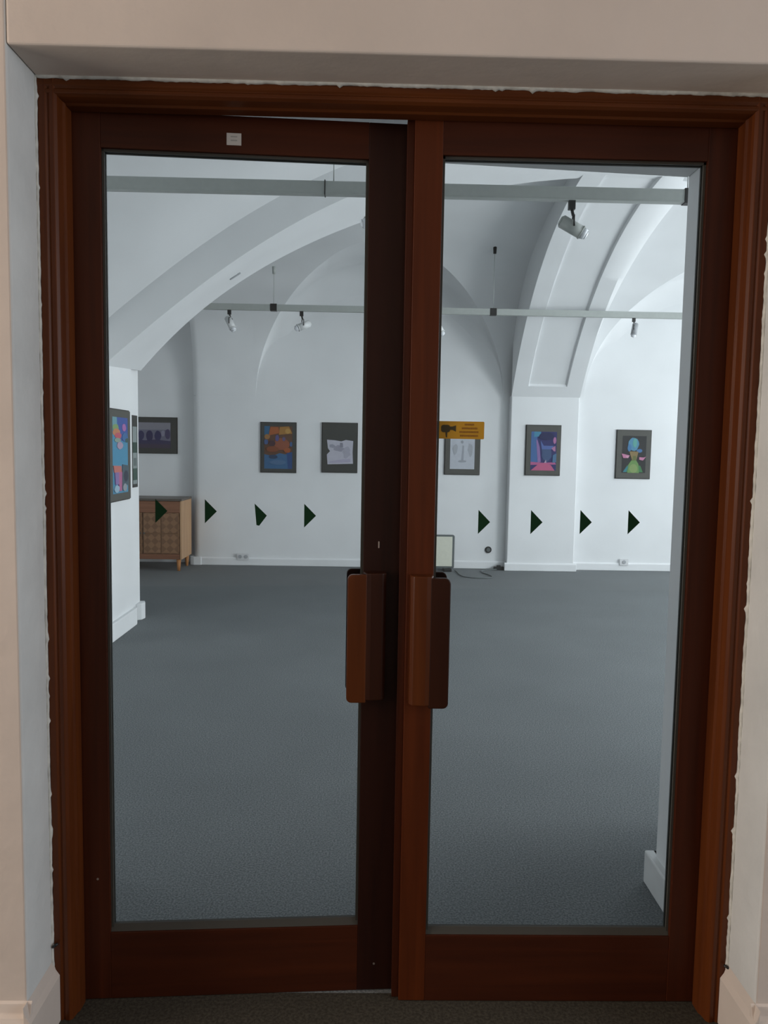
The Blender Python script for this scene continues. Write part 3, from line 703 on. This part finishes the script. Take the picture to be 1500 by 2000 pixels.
# ------------------------------------------------------------------ track rails and spotlights
def rail(name, y, z, x0, x1, w_, h_, joints, rods, lab):
    t = empty(name, ((x0+x1)/2, y, z), label=lab, cat='track rail')
    ox = (x0+x1)/2
    mb = MB(); mb.box(x0-ox, x1-ox, -w_/2, w_/2, -h_/2, h_/2); mb.box(x0-ox, x1-ox, -w_/2-0.002, w_/2+0.002, -h_/2-0.002, -h_/2+0.006)
    mb.build('track', M['rail'], t, bevel=0.002)
    for x, wj in joints:
        mb = MB(); mb.box(x-ox-wj/2, x-ox+wj/2, -w_/2-0.005, w_/2+0.005, -h_/2-0.006, h_/2+0.006); mb.build('joint', M['black'], t, bevel=0.002)
    for x, zt, col in rods:
        mb = MB(); mb.cyl((x-ox, 0, h_/2), (x-ox, 0, zt-z), 0.003 if col == 'rail' else 0.0025, n=8)
        rd = mb.build('hanger_rod', M[col], t)
        mb = MB(); mb.cyl((x-ox, 0, zt-z-0.075), (x-ox, 0, zt-z), 0.016, 0.020, 14); mb.build('ceiling_cup', M['black'] if col != 'rail' else M['rail'], rd)
    return t
rail('lighting_track', 4.54, 2.968, -2.4, 1.93, 0.045, 0.072, [(1.80, 0.045), (-0.285, 0.006)], [(-0.236, near_zy(-0.236, 4.54), 'rail'), (1.80, near_zy(1.8, 4.54), 'rail')],
     'near grey lighting track hung across the top of both door panes')
rail('lighting_track', 8.40, 2.972, -2.0, 4.6, 0.045, 0.064, [(-1.063, 0.07), (1.292, 0.07)], [(-1.063, 3.4, 'rail'), (1.292, 3.66, 'rail')],
     'far thin lighting track hung in front of the back wall')
_rc = [o for o in bpy.data.objects if o.name.startswith('ceiling_cup')]
_rc[-1].data.materials[0] = M['black']
def spot(loc, yaw_, tilt, scale, lab, body='lamp'):
    """hung from loc (underside of track). Lamp axis: yaw about Z, tilt below the horizontal"""
    t = empty('spotlight', loc, 0, label=lab, cat='spotlight', group='spotlights clipped to the two tracks')
    s = scale
    mb = MB(); mb.box(-0.017*s, 0.017*s, -0.014*s, 0.014*s, -0.045*s, 0); mb.cyl((0.002*s, 0, -0.045*s), (0.010*s, 0, -0.075*s), 0.008*s, n=12)
    mb.build('adapter', M['black'], t, bevel=0.002)
    d = Vector((math.cos(yaw_)*math.cos(tilt), math.sin(yaw_)*math.cos(tilt), -math.sin(tilt)))
    side = d.cross(Vector((0, 0, 1))).normalized()
    c = Vector((0.012*s, 0, -0.135*s))
    mb = MB()
    for q in (-1, 1):
        mb.tube([Vector((0.010*s, 0, -0.072*s))+side*0.004*q*s, Vector((0.011*s, 0, -0.08*s))+side*0.036*q*s, c+side*0.038*q*s], 0.0045*s, 8)
    mb.build('yoke', M['black'], t)
    a = c-d*0.068*s; b = c+d*0.052*s
    mb = MB(); mb.cyl(a, b, 0.033*s, 0.033*s, 24); mb.cyl(a-d*0.012*s, a, 0.020*s, 0.033*s, 24); mb.cyl(b-d*0.008*s, b, 0.036*s, 0.036*s, 24)
    lb_ = mb.build('lamp_body', M[body], t)
    mb = MB(); mb.cyl(b, b+d*0.022*s, 0.030*s, 0.026*s, 24); mb.cyl(b+d*0.022*s, b+d*0.030*s, 0.026*s, 0.012*s, 24)
    mb.build('lens', M['lens'], lb_)
    return t
spot((1.134, 4.54, 2.931), math.radians(-8), math.radians(30), 1.12, 'near white spotlight tilted down right, hanging from the near track in the right pane', 'rail')
spot((-0.012, 4.54, 2.931), math.radians(195), math.radians(20), 1.0, 'spotlight of the near track half hidden by the door stile in the left pane', 'rail')
spot((-1.536, 8.40, 2.940), math.radians(-15), math.radians(62), 1.1, 'leftmost far spotlight hanging steeply below the far track')
spot((-0.765, 8.40, 2.940), math.radians(198), math.radians(24), 1.15, 'far spotlight on the left side pointing down left, right of the track joint')
spot((2.816, 8.40, 2.940), math.radians(150), math.radians(82), 0.95, 'small far spotlight seen through the right pane below the far track', 'socket_grey')
spot((0.700, 8.40, 2.940), math.radians(0), math.radians(60), 1.10, 'far spotlight just peeping out beside the right door stile')

# ------------------------------------------------------------------ things along the back wall
ph = empty('panel_heater', (0.72, 9.36, 0), label='ivory panel in a slate frame standing on the floor by the back wall', cat='heater')
ph.rotation_euler = (0, 0, 0)
mb = MB(); mb.prism(rrect(-0.32, 0.325, 0.035, 0.445, 0.02), 'Y', 0.0, 0.05); mb.build('casing', M['heater_frame'], ph, bevel=0.003)
mb = MB(); mb.box(-0.305, 0.297, -0.006, 0.004, 0.058, 0.425); mb.build('front_panel', M['heater'], ph, bevel=0.003)
for x in (-0.24, 0.24):
    mb = MB(); mb.box(x-0.05, x+0.05, -0.07, 0.12, 0.0, 0.035); mb.build('foot', M['black'], ph, bevel=0.006)
pts = spline([(1.052, 9.33, 0.012), (1.07, 9.25, 0.008), (1.09, 8.98, 0.008), (1.17, 8.86, 0.008), (1.28, 8.83, 0.008), (1.39, 8.84, 0.008), (1.455, 8.93, 0.008), (1.43, 9.08, 0.008), (1.385, 9.20, 0.008), (1.39, 9.34, 0.008), (1.48, 9.44, 0.008), (1.60, 9.49, 0.010)], 6)
mb = MB(); mb.tube([tuple(p) for p in pts], 0.0065, 8)
tag(mb.build('power_cord', M['heater_frame']), 'thin grey power cord curling on the carpet by the back wall', 'cord')
mb = MB(); mb.prism(rrect(-0.065, 0.065, 0.0, 0.040, 0.012), 'Y', -0.028, 0.028); mb.prism(rrect(-0.03, 0.02, 0.038, 0.058, 0.008), 'Y', -0.02, 0.02)
o = mb.build('plug_adapter', M['black'], bevel=0.003); o.location = (1.625, 9.51, 0.0)
tag(o, 'black plug adapter on the floor at the foot of the pilaster', 'adapter')
t = empty('wall_socket', (1.498, 9.598, 0.240), label='round black socket low on the back wall beside the pilaster', cat='socket')
mb = MB(); mb.cyl((0, 0, 0), (0, -0.014, 0), 0.042, 0.040, 28); mb.build('rim', M['black'], t)
mb = MB(); mb.cyl((0, -0.013, 0), (0, -0.017, 0), 0.026, 0.026, 24); mb.build('insert', M['heater_frame'], t)
def socket(loc, w_, mat2, lab, twin):
    t = empty('wall_socket', loc, label=lab, cat='socket')
    mb = MB(); mb.prism(rrect(-w_/2, w_/2, -0.042, 0.042, 0.008), 'Y', -0.012, 0); mb.build('plate', M['socket'], t, bevel=0.002)
    for x in ([-w_/4, w_/4] if twin else [0]):
        mb = MB(); mb.cyl((x, -0.012, 0), (x, -0.018, 0), 0.024, 0.022, 22); mb.build('outlet', mat2, t)
socket((-1.578, 9.5745, 0.112), 0.15, M['socket_grey'], 'small white double socket low on the back wall near the cabinet', True)
socket((3.215, 9.5745, 0.112), 0.11, M['socket_grey'], 'white socket low on the back wall under the green dress picture', False)
# small fitting on the underside of the wide arch, hook above the near track
mb = MB(); mb.prism(rrect(-0.05, 0.05, -0.012, 0.012, 0.010), 'Z', 0, 0.02)
o = mb.build('arch_plate', M['socket_grey']); xx = -1.085; o.location = (xx, 6.2, (zA_arch(xx)*0.43+zB_arch(xx)*0.57)-0.012); o.rotation_euler = (0, -math.atan((zB_arch(xx+.05)-zB_arch(xx-.05))/.1), 0)
tag(o, 'small grey plate fixed under the wide arch', 'plate')
